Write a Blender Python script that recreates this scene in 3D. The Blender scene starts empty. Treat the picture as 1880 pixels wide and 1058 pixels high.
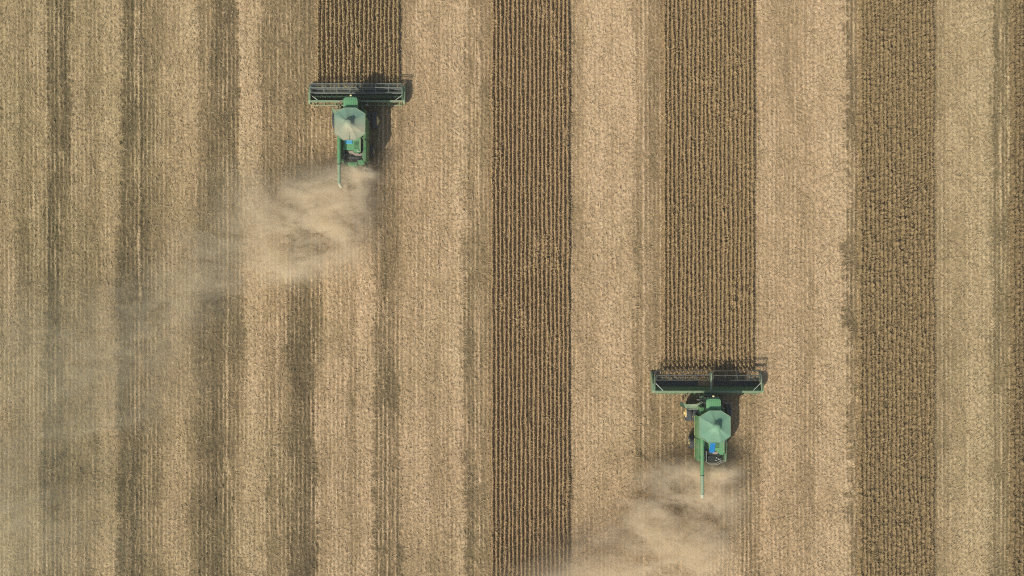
import bpy, bmesh, math, random
import numpy as np
from mathutils import Vector, Matrix

random.seed(11)
rng = np.random.default_rng(7)
R = math.radians
scene = bpy.context.scene
COL = scene.collection

# ------------------------------------------------------------------ scales
# 16 photo pixels per metre of ground, camera CAMZ metres above it
PX = 16.0
CAMZ = 92.0
def gx(px): return (px - 940.0) / PX
def gy(py): return (529.0 - py) / PX

# ------------------------------------------------------------------ tagging
def tag(o, label=None, cat=None, group=None, kind=None):
    if label: o['label'] = label
    if cat: o['category'] = cat
    if group: o['group'] = group
    if kind: o['kind'] = kind
    return o

def empty(name, loc, parent=None):
    o = bpy.data.objects.new(name, None)
    COL.objects.link(o); o.location = loc
    o.empty_display_size = 0.5
    if parent: o.parent = parent
    return o

# ------------------------------------------------------------------ materials
def new_mat(name):
    m = bpy.data.materials.new(name); m.use_nodes = True
    nt = m.node_tree; nt.nodes.clear()
    out = nt.nodes.new('ShaderNodeOutputMaterial')
    return m, nt, out

def N(nt, t, **kw):
    n = nt.nodes.new(t)
    for k, v in kw.items(): setattr(n, k, v)
    return n

def noise(nt, vec, scale, detail=2.0, rough=0.5):
    n = N(nt, 'ShaderNodeTexNoise'); n.inputs['Scale'].default_value = scale
    n.inputs['Detail'].default_value = detail; n.inputs['Roughness'].default_value = rough
    if vec is not None: nt.links.new(vec, n.inputs['Vector'])
    return n

def ramp(nt, fac, stops):
    r = N(nt, 'ShaderNodeValToRGB'); cr = r.color_ramp
    cr.elements[0].position = stops[0][0]; cr.elements[0].color = (*stops[0][1], 1)
    cr.elements[1].position = stops[-1][0]; cr.elements[1].color = (*stops[-1][1], 1)
    for p, c in stops[1:-1]:
        e = cr.elements.new(p); e.color = (*c, 1)
    nt.links.new(fac, r.inputs['Fac'])
    return r.outputs['Color']

def math_(nt, op, a, b=None, clamp=False):
    n = N(nt, 'ShaderNodeMath', operation=op); n.use_clamp = clamp
    for i, v in enumerate((a, b)):
        if v is None: continue
        if isinstance(v, (int, float)): n.inputs[i].default_value = v
        else: nt.links.new(v, n.inputs[i])
    return n.outputs[0]

def mixc(nt, fac, a, b, blend='MIX'):
    n = N(nt, 'ShaderNodeMix', data_type='RGBA', blend_type=blend)
    for sock, v in ((n.inputs[0], fac), (n.inputs[6], a), (n.inputs[7], b)):
        if isinstance(v, (int, float)): sock.default_value = v
        elif isinstance(v, tuple): sock.default_value = (*v, 1)
        else: nt.links.new(v, sock)
    return n.outputs[2]

DUSTCOL = (0.40, 0.31, 0.20)
def paint(name, col, rough=0.45, dust=0.25, spec=0.4, metallic=0.0, dustcol=DUSTCOL, nscale=1.6, gradient=None):
    m, nt, out = new_mat(name)
    tc = N(nt, 'ShaderNodeTexCoord')
    n1 = noise(nt, tc.outputs['Object'], nscale, 5, 0.6)
    n2 = noise(nt, tc.outputs['Object'], nscale * 9, 3, 0.6)
    s = math_(nt, 'ADD', math_(nt, 'MULTIPLY', n1.outputs['Fac'], 0.7), math_(nt, 'MULTIPLY', n2.outputs['Fac'], 0.3))
    f = math_(nt, 'MULTIPLY', math_(nt, 'SUBTRACT', s, 0.35, True), 3.2 * dust, True)
    if gradient:
        # wind-blown dust lying thicker towards one end of the cover
        sx = N(nt, 'ShaderNodeSeparateXYZ'); nt.links.new(tc.outputs['Object'], sx.inputs[0])
        g = math_(nt, 'MULTIPLY', math_(nt, 'SUBTRACT', gradient[0], sx.outputs['Y']), gradient[1], True)
        f = math_(nt, 'ADD', f, math_(nt, 'MULTIPLY', g, math_(nt, 'ADD', s, 0.1)), True)
    c = mixc(nt, f, col, dustcol)
    c = mixc(nt, 0.35, c, mixc(nt, n2.outputs['Fac'], (0.55, 0.55, 0.55), (1.3, 1.3, 1.3)), 'MULTIPLY')
    p = N(nt, 'ShaderNodeBsdfPrincipled')
    nt.links.new(c, p.inputs['Base Color'])
    p.inputs['Metallic'].default_value = metallic
    r = math_(nt, 'ADD', rough, math_(nt, 'MULTIPLY', f, 0.4), True)
    nt.links.new(r, p.inputs['Roughness'])
    p.inputs['Specular IOR Level'].default_value = spec
    nt.links.new(p.outputs[0], out.inputs[0])
    return m

M = {}
M['green']   = paint('green_paint', (0.046, 0.205, 0.075), 0.40, 0.34)
M['roof']    = paint('roof_paint', (0.095, 0.34, 0.145), 0.40, 0.28)
M['dgreen']  = paint('dark_green_paint', (0.022, 0.085, 0.040), 0.5, 0.2)
M['lgreen']  = paint('dusty_green_paint', (0.16, 0.30, 0.16), 0.5, 0.5)
M['pgreen']  = paint('pale_green_paint', (0.22, 0.36, 0.22), 0.5, 0.45)
M['coverA']  = paint('tank_cover_dusty', (0.15, 0.29, 0.205), 0.7, 0.18, 0.25, dustcol=(0.44, 0.375, 0.25), nscale=0.8, gradient=(-.1, 0.62))
M['coverB']  = paint('tank_cover_clean', (0.15, 0.315, 0.20), 0.65, 0.16, 0.3, dustcol=(0.45, 0.46, 0.33), nscale=0.8)
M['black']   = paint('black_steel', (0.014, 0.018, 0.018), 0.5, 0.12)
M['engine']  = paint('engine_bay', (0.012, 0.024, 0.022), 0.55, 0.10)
M['tyre']    = paint('tyre_rubber', (0.050, 0.062, 0.075), 0.8, 0.22, 0.2, dustcol=(0.24, 0.22, 0.18))
M['rim']     = paint('yellow_rim', (0.62, 0.48, 0.17), 0.45, 0.5, dustcol=(0.62, 0.52, 0.32))
M['steel']   = paint('bare_steel', (0.34, 0.37, 0.34), 0.38, 0.25, 0.5, 0.25)
M['bat']     = paint('reel_bat_metal', (0.25, 0.31, 0.27), 0.4, 0.25, 0.5, 0.2)
M['dbat']    = paint('dark_reel_metal', (0.06, 0.08, 0.075), 0.45, 0.25)
M['belt']    = paint('draper_belt', (0.014, 0.036, 0.050), 0.6, 0.10)
M['ledge']   = paint('grey_ledge', (0.36, 0.30, 0.25), 0.7, 0.4)
M['blueA']   = paint('light_blue_sheet', (0.07, 0.40, 0.58), 0.6, 0.2, dustcol=(0.4, 0.5, 0.5), nscale=4)
M['blueB']   = paint('blue_sheet', (0.0, 0.22, 0.55), 0.5, 0.05)
M['white']   = paint('white_paint', (0.80, 0.76, 0.62), 0.4, 0.15)
M['dome']    = paint('cream_dome', (0.85, 0.74, 0.38), 0.35, 0.05)
M['auger']   = paint('auger_paint', (0.080, 0.30, 0.125), 0.40, 0.32)
M['spout']   = paint('pale_spout', (0.46, 0.47, 0.34), 0.5, 0.35)
M['rail']    = paint('handrail_paint', (0.55, 0.60, 0.50), 0.4, 0.3)
M['chaffmat']= paint('crop_on_belt', (0.22, 0.15, 0.07), 0.9, 0.5, 0.1, nscale=5)

def glass():
    m, nt, out = new_mat('cab_glass')
    p = N(nt, 'ShaderNodeBsdfPrincipled')
    p.inputs['Base Color'].default_value = (0.02, 0.035, 0.035, 1)
    p.inputs['Roughness'].default_value = 0.06
    nt.links.new(p.outputs[0], out.inputs[0]); return m
M['glass'] = glass()

# ------------------------------------------------------------------ fast meshes
def mesh_np(name, verts, quads, mat, attrs=None, smooth=False):
    me = bpy.data.meshes.new(name)
    nv, nf = len(verts), len(quads)
    me.vertices.add(nv); me.vertices.foreach_set('co', np.asarray(verts, np.float32).ravel())
    me.loops.add(nf * 4); me.loops.foreach_set('vertex_index', np.asarray(quads, np.int32).ravel())
    me.polygons.add(nf)
    me.polygons.foreach_set('loop_start', np.arange(0, nf * 4, 4, dtype=np.int32))
    if smooth: me.polygons.foreach_set('use_smooth', np.ones(nf, dtype=bool))
    for k, (dom, v) in (attrs or {}).items():
        a = me.attributes.new(k, 'FLOAT', dom); a.data.foreach_set('value', np.asarray(v, np.float32).ravel())
    me.update(); me.materials.append(mat)
    o = bpy.data.objects.new(name, me); COL.objects.link(o)
    return o

# ------------------------------------------------------------------ field maps
DX = 0.11
XL, YL = 66.0, 41.0
xs = np.arange(-XL, XL + DX / 2, DX); ys = np.arange(-YL, YL + DX / 2, DX)
nx, ny = len(xs), len(ys)
fx = np.fft.fftfreq(nx, DX)[None, :]; fy = np.fft.fftfreq(ny, DX)[:, None]

def fnoise(lx, ly, low=0.0, seed=0):
    """smooth random field with correlation lengths lx, ly (metres), unit deviation"""
    r = np.random.default_rng(seed)
    w = np.fft.fft2(r.standard_normal((ny, nx)))
    flt = np.exp(-0.5 * ((fx * lx * 2.2) ** 2 + (fy * ly * 2.2) ** 2))
    if low: flt = flt * (1 - np.exp(-0.5 * ((fx * low) ** 2 + (fy * low) ** 2)))
    n = np.real(np.fft.ifft2(w * flt)); n -= n.mean()
    return n / n.std()

def rnoise(l, ang, ratio, low=0.0, seed=0):
    """the same, stretched by ratio along a direction"""
    r = np.random.default_rng(seed)
    w = np.fft.fft2(r.standard_normal((ny, nx)))
    c, s = math.cos(ang), math.sin(ang)
    u = fx * c + fy * s; v = -fx * s + fy * c
    flt = np.exp(-0.5 * ((u * l * ratio * 2.2) ** 2 + (v * l * 2.2) ** 2))
    if low: flt = flt * (1 - np.exp(-0.5 * ((fx * low) ** 2 + (fy * low) ** 2)))
    n = np.real(np.fft.ifft2(w * flt)); n -= n.mean()
    return n / n.std()

# straw cover across the field (photo x of each band's left edge, cover 0..1) at five distances down the field
BANDS = {
 0: [(-140,.5),(-60,.3),(0,.70),(28,.52),(65,.70),(86,.16),(130,.64),(160,.50),(185,.75),(222,.14),(262,.36),(290,.52),(312,.64),(332,.75),
     (362,.42),(390,.20),(438,.76),(478,.40),(530,.30),(580,.35),(735,.55),(760,.74),(835,.85),(855,.40),(897,.3),(1050,.62),(1075,.92),(1100,.80),(1125,.90),(1165,.48),(1188,.42),
     (1217,.35),(1390,.72),(1430,.60),(1490,.82),(1550,.28),(1580,.35),(1715,.56),(1740,.76),(1790,.84),(1820,.30),(1860,.3),(2000,.5)],
 265:[(-140,.5),(-60,.3),(0,.62),(28,.48),(65,.68),(86,.15),(132,.66),(160,.55),(185,.78),(222,.18),(268,.40),(290,.58),(330,.74),
     (358,.45),(380,.20),(440,.80),(478,.42),(530,.32),(575,.45),(690,.50),(740,.70),(800,.66),(835,.86),(857,.42),(897,.3),(1050,.62),(1075,.84),(1110,.70),(1130,.84),(1165,.48),(1188,.42),
     (1217,.35),(1390,.74),(1430,.66),(1490,.84),(1552,.26),(1580,.35),(1713,.58),(1740,.74),(1785,.84),(1822,.34),(1860,.3),(2000,.5)],
 530:[(-140,.45),(-60,.3),(0,.42),(14,.58),(30,.32),(58,.50),(80,.15),(116,.42),(160,.38),(184,.66),(213,.16),(280,.36),(310,.60),(352,.46),
     (366,.22),(452,.80),(486,.56),(525,.18),(592,.66),(620,.52),(655,.82),(688,.32),(738,.62),(780,.70),(832,.86),(849,.32),(876,.46),(897,.3),(1050,.64),(1090,.80),(1165,.46),(1200,.40),
     (1217,.35),(1390,.74),(1460,.62),(1500,.84),(1556,.28),(1580,.35),(1713,.54),(1740,.70),(1775,.82),(1824,.36),(1858,.3),(2000,.5)],
 795:[(-140,.45),(-60,.3),(0,.48),(30,.42),(62,.58),(76,.14),(118,.45),(180,.72),(216,.16),(264,.38),(300,.60),(346,.40),(364,.14),(415,.34),(438,.55),
     (452,.76),(486,.45),(532,.16),(582,.58),(600,.64),(638,.50),(660,.80),(688,.24),(738,.70),(788,.62),(828,.82),(850,.30),(872,.42),(897,.3),(1050,.68),(1110,.74),(1165,.46),(1200,.44),
     (1217,.42),(1300,.45),(1395,.70),(1460,.58),(1500,.80),(1558,.30),(1580,.35),(1713,.52),(1740,.72),(1775,.82),(1818,.38),(1858,.3),(2000,.5)],
 1058:[(-140,.45),(-60,.3),(0,.45),(26,.38),(62,.56),(76,.16),(112,.42),(145,.44),(180,.72),(214,.10),(262,.38),(300,.60),(346,.38),(366,.12),(425,.34),
     (448,.72),(480,.40),(534,.10),(584,.56),(600,.62),(638,.46),(660,.76),(686,.18),(738,.66),(790,.46),(834,.78),(852,.24),(872,.40),(897,.3),(1050,.66),(1110,.62),(1165,.50),(1200,.52),
     (1250,.60),(1310,.66),(1362,.22),(1394,.68),(1460,.60),(1500,.78),(1560,.28),(1580,.35),(1714,.54),(1740,.72),(1775,.82),(1822,.36),(1860,.3),(2000,.5)],
}
def band_lookup(level, pxw):
    b = BANDS[level]
    e = np.array([p for p, _ in b]); v = np.array([q for _, q in b])
    acc = 0
    for d in (-3.5, -1.5, 0, 1.5, 3.5):
        acc = acc + v[np.clip(np.searchsorted(e, pxw + d, side='right') - 1, 0, len(v) - 1)]
    return acc / 5

PXg = np.broadcast_to(xs[None, :] * PX + 940, (ny, nx))
PYg = np.broadcast_to(529 - ys[:, None] * PX, (ny, nx))
wob = fnoise(2.5, 0.8, seed=1) * 1.5 + fnoise(3.0, 5.0, seed=2) * 1.9 + fnoise(0.4, 0.16, seed=3) * 2.4
wob = wob + np.exp(-((PXg - 1553) / 25) ** 2) * (fnoise(2.5, 0.45, seed=12) * 3.4 + fnoise(3.0, 3.0, seed=13) * 3.0)
pxw = PXg + wob
levels = sorted(BANDS)
base = [band_lookup(l, pxw) for l in levels]
cover = np.zeros((ny, nx))
t = np.interp(PYg, levels, np.arange(len(levels)))
for i in range(len(levels)):
    cover += base[i] * np.clip(1 - np.abs(t - i), 0, 1)
# patchiness of the residue
cover += 0.038 * fnoise(1.4, 4.5, seed=4) + 0.035 * fnoise(0.25, 8.0, seed=5) + 0.03 * fnoise(0.7, 0.7, seed=6)

# drilled rows: pale lines of stubble that show where the residue is thin
ROW = 7.72
rowf = (PXg - 903.9) / ROW + 0.04 * fnoise(4, 12, seed=21)
rowi = np.round(rowf).astype(int)
rowamp = np.random.default_rng(5).uniform(0.35, 1.0, 400)[(rowi + 200) % 400]
rowpatch = np.clip(0.75 + 0.30 * fnoise(2.5, 3.5, seed=8) + .28 * fnoise(.12, .5, seed=10) + .25 * fnoise(.12, 4.0, seed=11), 0, 1.6)
rowline = np.exp(-((rowf - rowi) / 0.20) ** 2) * rowamp * rowpatch
thin = np.clip(1.05 - cover * 1.15, 0, 1)
rowc = rowline * (0.27 + 0.70 * thin)

# pale wheel tracks and unbroken stubble lines (x at the top, x at the bottom, y from, y to, width, strength)
TRACKS = [(252,258,0,700,2.6,.55),(108,112,0,640,2.0,.40),(118,120,380,800,1.8,.35),(320,320,60,300,1.6,.3),(363,358,0,560,1.8,.4),(442,444,0,320,2.6,.5),
          (418,416,380,900,1.8,.5),(410,412,470,900,1.5,.35),(380,384,0,300,1.5,.3),(234,236,760,1058,1.8,.4),(252,252,840,1058,1.6,.4),(91,91,780,1058,1.6,.45),
          (137,137,840,1058,1.6,.35),(112,113,800,1058,1.6,.3),(415,447,820,1058,2.2,.45),(400,402,780,900,1.6,.4),(486,486,700,1058,2.2,.45),(508,508,560,960,1.8,.4),
          (580,586,640,1058,2.2,.45),(636,637,640,940,1.6,.4),(728,728,500,700,1.8,.5),(736,736,500,860,1.6,.35),(712,712,780,1058,1.6,.35),(722,722,780,1058,1.6,.4),
          (868,868,0,330,1.8,.4),(878,878,0,420,1.8,.5),(877,880,500,1058,1.6,.4),(886,872,780,1058,1.6,.35),(1160,1160,0,260,2.4,.4),(1181,1183,0,1058,1.8,.45),(1174,1174,0,240,1.6,.3),
          (1475,1475,0,200,1.8,.3),(1484,1484,0,240,1.8,.3),(1574,1574,180,420,1.4,.4),(1570,1572,560,1058,1.6,.4),(1835,1836,0,420,1.8,.45),(1851,1852,0,380,2.2,.55),(1858,1853,0,900,2.0,.5),(1842,1844,0,300,1.8,.35),
          (500,501,180,330,1.8,.3),(520,520,150,300,1.6,.3),(572,573,150,520,2.0,.35),(60,62,60,420,1.6,.25),(33,35,100,400,1.6,.25),(1384,1384,760,1058,2.0,.35)]
trk = np.zeros((ny, nx))
trkpatch = np.clip(0.75 + 0.45 * fnoise(0.4, 1.6, seed=9), 0.1, 1.4)
for x0, x1, y0, y1, w, s in TRACKS:
    u = (PYg - y0) / (y1 - y0)
    c = x0 + (x1 - x0) * u
    fade = np.clip((PYg - y0) / 40 + .3, 0, 1) * np.clip((y1 - PYg) / 40 + .3, 0, 1)
    i0 = int(np.clip((gx(min(x0, x1) - 16) + XL) / DX, 0, nx - 1)); i1 = int(np.clip((gx(max(x0, x1) + 16) + XL) / DX, 1, nx))
    sl = (slice(None), slice(i0, i1))
    g = np.exp(-((PXg[sl] + 0.35 * wob[sl] - c[sl]) / w) ** 2) * s * fade[sl] * trkpatch[sl]
    trk[sl] = np.maximum(trk[sl], g)

# dark churned patches of bare chopped stubble
for px_, py_, sx, sy, s in [(385,545,28,12,.22),(95,840,18,14,.25),(150,870,30,14,.18),(390,560,20,20,.15),(1190,835,45,10,.22),(1040,1000,30,25,.08),(225,700,14,25,.1)]:
    cover -= s * np.exp(-((PXg - px_) / sx) ** 2 - ((PYg - py_) / sy) ** 2) * np.clip(1 + 0.6 * fnoise(0.8, 0.8, seed=31), 0, 2)
cover = np.clip(cover, 0.02, 1.0)

# where the crop stands (row centres in photo x at crop-top height)
TOPF = (CAMZ - 0.6) / CAMZ
def rows_of(x0, n): return [(x0 + ROW * k - 940) * TOPF / PX for k in range(n)]
STRIPS = [
 dict(rows=rows_of(583.0, 20), y0=gy(163), y1=YL, tone=0, lodge=.30, h=.56, seed=101,
      label='short standing soybean strip ahead of the left combine header'),
 dict(rows=rows_of(903.9, 19), y0=-YL, y1=YL, tone=1, lodge=.12, h=.53, seed=102,
      label='neat dark standing soybean strip running full height between the two combines'),
 dict(rows=rows_of(1221.0, 22), y0=gy(684), y1=YL, tone=2, lodge=.28, h=.56, seed=103,
      label='standing soybean strip being cut by the right combine'),
 dict(rows=rows_of(1583.0, 18), y0=-YL, y1=YL, tone=3, lodge=.70, h=.54, seed=104,
      label='lodged rough olive-brown soybean strip right of both combines'),
 dict(rows=rows_of(1864.0, 19), y0=-YL, y1=YL, tone=4, lodge=.75, h=.56, seed=105,
      label='soybean strip cut off by the right edge of the view'),
]
for s in STRIPS:
    a, b = min(s['rows']) - .2, max(s['rows']) + .2
    m = (xs[None, :] > a) & (xs[None, :] < b) & (ys[:, None] > s['y0'] - .2) & (ys[:, None] < s['y1'])
    cover = np.where(m, 0.54, cover); rowc = np.where(m, 0, rowc); trk = np.where(m, 0, trk)
total = np.clip(cover + rowc + trk, 0, 1)

# relief: matted straw lies in short curled swathes, bare stubble is finer and runs with the rows
mat_ = (rnoise(0.17, R(55), 3.0, 0.9, 41) * .5 + rnoise(0.16, R(-25), 2.8, 0.9, 42) * .4 + rnoise(0.15, R(100), 3.2, 0.9, 43) * .45 + fnoise(0.10, 0.10, .5, 44) * .35)
mat_ = np.where(mat_ < 0, mat_ * .7, mat_)
stub = rnoise(0.20, R(90), 3.0, 1.0, 45) * .6 + fnoise(0.17, 0.22, 0.8, 46) * .7
height = cover * (0.052 * mat_ + 0.10) + (1 - cover) * 0.046 * stub + 0.06 * rowc + 0.05 * trk + 0.02 * fnoise(1.5, 3, seed=47)

# tint across x: darker and greener towards the left, less so towards the right
left_tint = np.clip((640 - PXg) / 560, 0, 1) * .9 + 0.10 * fnoise(6, 9, seed=48)
right_tint = np.clip((PXg - 1480) / 350, 0, 1)

# ------------------------------------------------------------------ ground sheet
def stretch(a, far, n):
    step = np.geomspace(0.3, far, n)
    return np.concatenate([a[0] - step[::-1], a, a[-1] + step])
X2, Y2 = stretch(xs, 500, 22), stretch(ys, 500, 22)
pad = 22
def padn(a, mode='edge'): return np.pad(a, pad, mode=mode)
Zp = padn(height); Cp = padn(total)
GXm, GYm = np.meshgrid(X2, Y2)
gv = np.stack([GXm, GYm, Zp - 0.06], -1).reshape(-1, 3)
W, H = len(X2), len(Y2)
idx = np.arange(W * H).reshape(H, W)
gq = np.stack([idx[:-1, :-1], idx[:-1, 1:], idx[1:, 1:], idx[1:, :-1]], -1).reshape(-1, 4)

def ground_mat():
    m, nt, out = new_mat('stubble_field')
    geo = N(nt, 'ShaderNodeNewGeometry')
    a = N(nt, 'ShaderNodeAttribute', attribute_name='cover').outputs['Fac']
    ag = N(nt, 'ShaderNodeAttribute', attribute_name='left_tint').outputs['Fac']
    ye = N(nt, 'ShaderNodeAttribute', attribute_name='right_tint').outputs['Fac']
    n1 = noise(nt, geo.outputs['Position'], 5.0, 4, 0.65)
    n2 = noise(nt, geo.outputs['Position'], 16.0, 2, 0.5)
    k = math_(nt, 'ADD', a, math_(nt, 'MULTIPLY', math_(nt, 'SUBTRACT', n1.outputs['Fac'], 0.5), 0.9))
    k = math_(nt, 'ADD', k, math_(nt, 'MULTIPLY', math_(nt, 'SUBTRACT', n2.outputs['Fac'], 0.5), 0.35), True)
    c = ramp(nt, k, [(0.0, (0.094, 0.071, 0.037)), (0.25, (0.168, 0.125, 0.064)), (0.55, (0.305, 0.217, 0.113)), (0.85, (0.480, 0.342, 0.190)), (1.0, (0.58, 0.43, 0.255))])
    c = mixc(nt, math_(nt, 'MULTIPLY', ag, 0.8, True), c, mixc(nt, 1.0, c, (0.78, 0.86, 0.77), 'MULTIPLY'))
    c = mixc(nt, ye, c, mixc(nt, 1.0, c, (0.88, 0.935, 0.89), 'MULTIPLY'))
    p = N(nt, 'ShaderNodeBsdfPrincipled'); nt.links.new(c, p.inputs['Base Color'])
    p.inputs['Roughness'].default_value = 0.9; p.inputs['Specular IOR Level'].default_value = 0.15
    nt.links.new(p.outputs[0], out.inputs[0])
    return m
field = mesh_np('field', gv, gq, ground_mat(),
                {'cover': ('POINT', Cp), 'left_tint': ('POINT', padn(left_tint)), 'right_tint': ('POINT', padn(right_tint))}, smooth=True)
tag(field, 'wide harvested field of pale straw bands and darker stubble', 'field', kind='structure')

# ------------------------------------------------------------------ loose straw and stubble
def leaf_mat(name, stops, rough=0.8, tint_on=True, trans=0.0):
    m, nt, out = new_mat(name)
    a = N(nt, 'ShaderNodeAttribute', attribute_name='shade').outputs['Fac']
    c = ramp(nt, a, stops)
    if tint_on:
        ag = N(nt, 'ShaderNodeAttribute', attribute_name='left_tint').outputs['Fac']
        c = mixc(nt, math_(nt, 'MULTIPLY', ag, 0.8, True), c, mixc(nt, 1.0, c, (0.78, 0.86, 0.77), 'MULTIPLY'))
        ye = N(nt, 'ShaderNodeAttribute', attribute_name='right_tint').outputs['Fac']
        c = mixc(nt, ye, c, mixc(nt, 1.0, c, (0.88, 0.935, 0.89), 'MULTIPLY'))
    p = N(nt, 'ShaderNodeBsdfPrincipled'); nt.links.new(c, p.inputs['Base Color'])
    p.inputs['Roughness'].default_value = rough; p.inputs['Specular IOR Level'].default_value = 0.2
    nt.links.new(p.outputs[0], out.inputs[0])
    return m

def blades(p0, p1, w, up_jit, r):
    """one quad per blade from p0 to p1, flat side roughly upward"""
    d = p1 - p0
    side = np.stack([-d[:, 1], d[:, 0], r.normal(0, up_jit, len(d)) * np.linalg.norm(d, axis=1)], -1)
    side /= np.linalg.norm(side, axis=1)[:, None] + 1e-9
    s = side * (w / 2)[:, None]
    v = np.stack([p0 - s, p0 + s, p1 + s * .5, p1 - s * .5], 1).reshape(-1, 3)
    return v

def quads_for(n): return np.arange(n * 4).reshape(n, 4)
def sample(a, x, y):
    i = np.clip(((x + XL) / DX).round().astype(int), 0, nx - 1); j = np.clip(((y + YL) / DX).round().astype(int), 0, ny - 1)
    return a[j, i]

# straw litter
n = 300000
r = np.random.default_rng(51)
x = r.uniform(-XL, XL, n); y = r.uniform(-YL, YL, n)
keep = r.random(n) < np.clip(sample(total, x, y) * 1.0 + .05, 0, 1)
x, y = x[keep], y[keep]; n = len(x)
ang = np.where(r.random(n) < .55, r.normal(R(60), R(35), n), r.uniform(0, math.pi, n))
L = r.uniform(0.18, 0.50, n)
z = sample(height, x, y) - 0.06
p0 = np.stack([x, y, z + r.uniform(0.0, .03, n)], -1)
p1 = p0 + np.stack([np.cos(ang) * L, np.sin(ang) * L, r.uniform(-.02, .13, n)], -1)
v = blades(p0, p1, r.uniform(.025, .06, n), .5, r)
shade = np.clip(r.normal(.55, .2, n) + .25 * (sample(total, x, y) - .5), 0, 1)
STRAW = [(0, (0.12, 0.088, 0.045)), (0.35, (0.27, 0.197, 0.104)), (0.65, (0.45, 0.332, 0.186)), (1, (0.64, 0.50, 0.31))]
o = mesh_np('straw_litter', v, quads_for(n), leaf_mat('loose_straw', STRAW),
            {'shade': ('FACE', shade), 'left_tint': ('FACE', sample(left_tint, x, y)), 'right_tint': ('FACE', sample(right_tint, x, y))})
tag(o, 'loose pale straw strewn over the cut bands of the field', 'straw', kind='stuff')

# cut stubble standing in rows
r = np.random.default_rng(52)
rows = (np.arange(-130, 175) * ROW + 903.9 - 940) / PX
rows = rows[(rows > -XL) & (rows < XL)]
x = np.repeat(rows, int(2 * YL / .16)); n = len(x)
y = r.uniform(-YL, YL, n); x = x + r.normal(0, .035, n)
keep = np.ones(n, bool)
for s in STRIPS:
    keep &= ~((x > min(s['rows']) - .25) & (x < max(s['rows']) + .25) & (y > s['y0']) & (y < s['y1']))
keep &= r.random(n) < np.clip(1.05 - 0.8 * sample(cover, x, y), 0, 1)
x, y = x[keep], y[keep]; n = len(x)
z = sample(height, x, y) - .08
p0 = np.stack([x, y, z], -1)
p1 = p0 + np.stack([r.normal(0, .05, n), r.normal(0.02, .07, n), r.uniform(.10, .22, n)], -1)
v = blades(p0, p1, r.uniform(.02, .05, n), .4, r)
o = mesh_np('stubble', v, quads_for(n), leaf_mat('cut_stubble', STRAW),
            {'shade': ('FACE', np.clip(r.normal(.5, .2, n), 0, 1)), 'left_tint': ('FACE', sample(left_tint, x, y)), 'right_tint': ('FACE', sample(right_tint, x, y))})
tag(o, 'short cut soybean stubble standing in thin rows', 'stubble', kind='stuff')

# ------------------------------------------------------------------ standing soybeans
TONES = [
 [(0, (0.140, 0.103, 0.048)), (.4, (0.30, 0.220, 0.106)), (.75, (0.46, 0.335, 0.168)), (1, (0.60, 0.46, 0.26))],
 [(0, (0.140, 0.101, 0.051)), (.4, (0.285, 0.203, 0.102)), (.75, (0.47, 0.322, 0.163)), (1, (0.60, 0.43, 0.235))],
 [(0, (0.130, 0.093, 0.045)), (.4, (0.265, 0.188, 0.091)), (.75, (0.41, 0.289, 0.143)), (1, (0.55, 0.405, 0.22))],
 [(0, (0.115, 0.082, 0.039)), (.4, (0.235, 0.169, 0.081)), (.75, (0.335, 0.243, 0.118)), (1, (0.47, 0.352, 0.185))],
 [(0, (0.100, 0.072, 0.034)), (.4, (0.200, 0.145, 0.069)), (.75, (0.29, 0.211, 0.102)), (1, (0.42, 0.315, 0.165))],
]
LODGE = fnoise(1.4, 2.6, seed=61)
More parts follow.
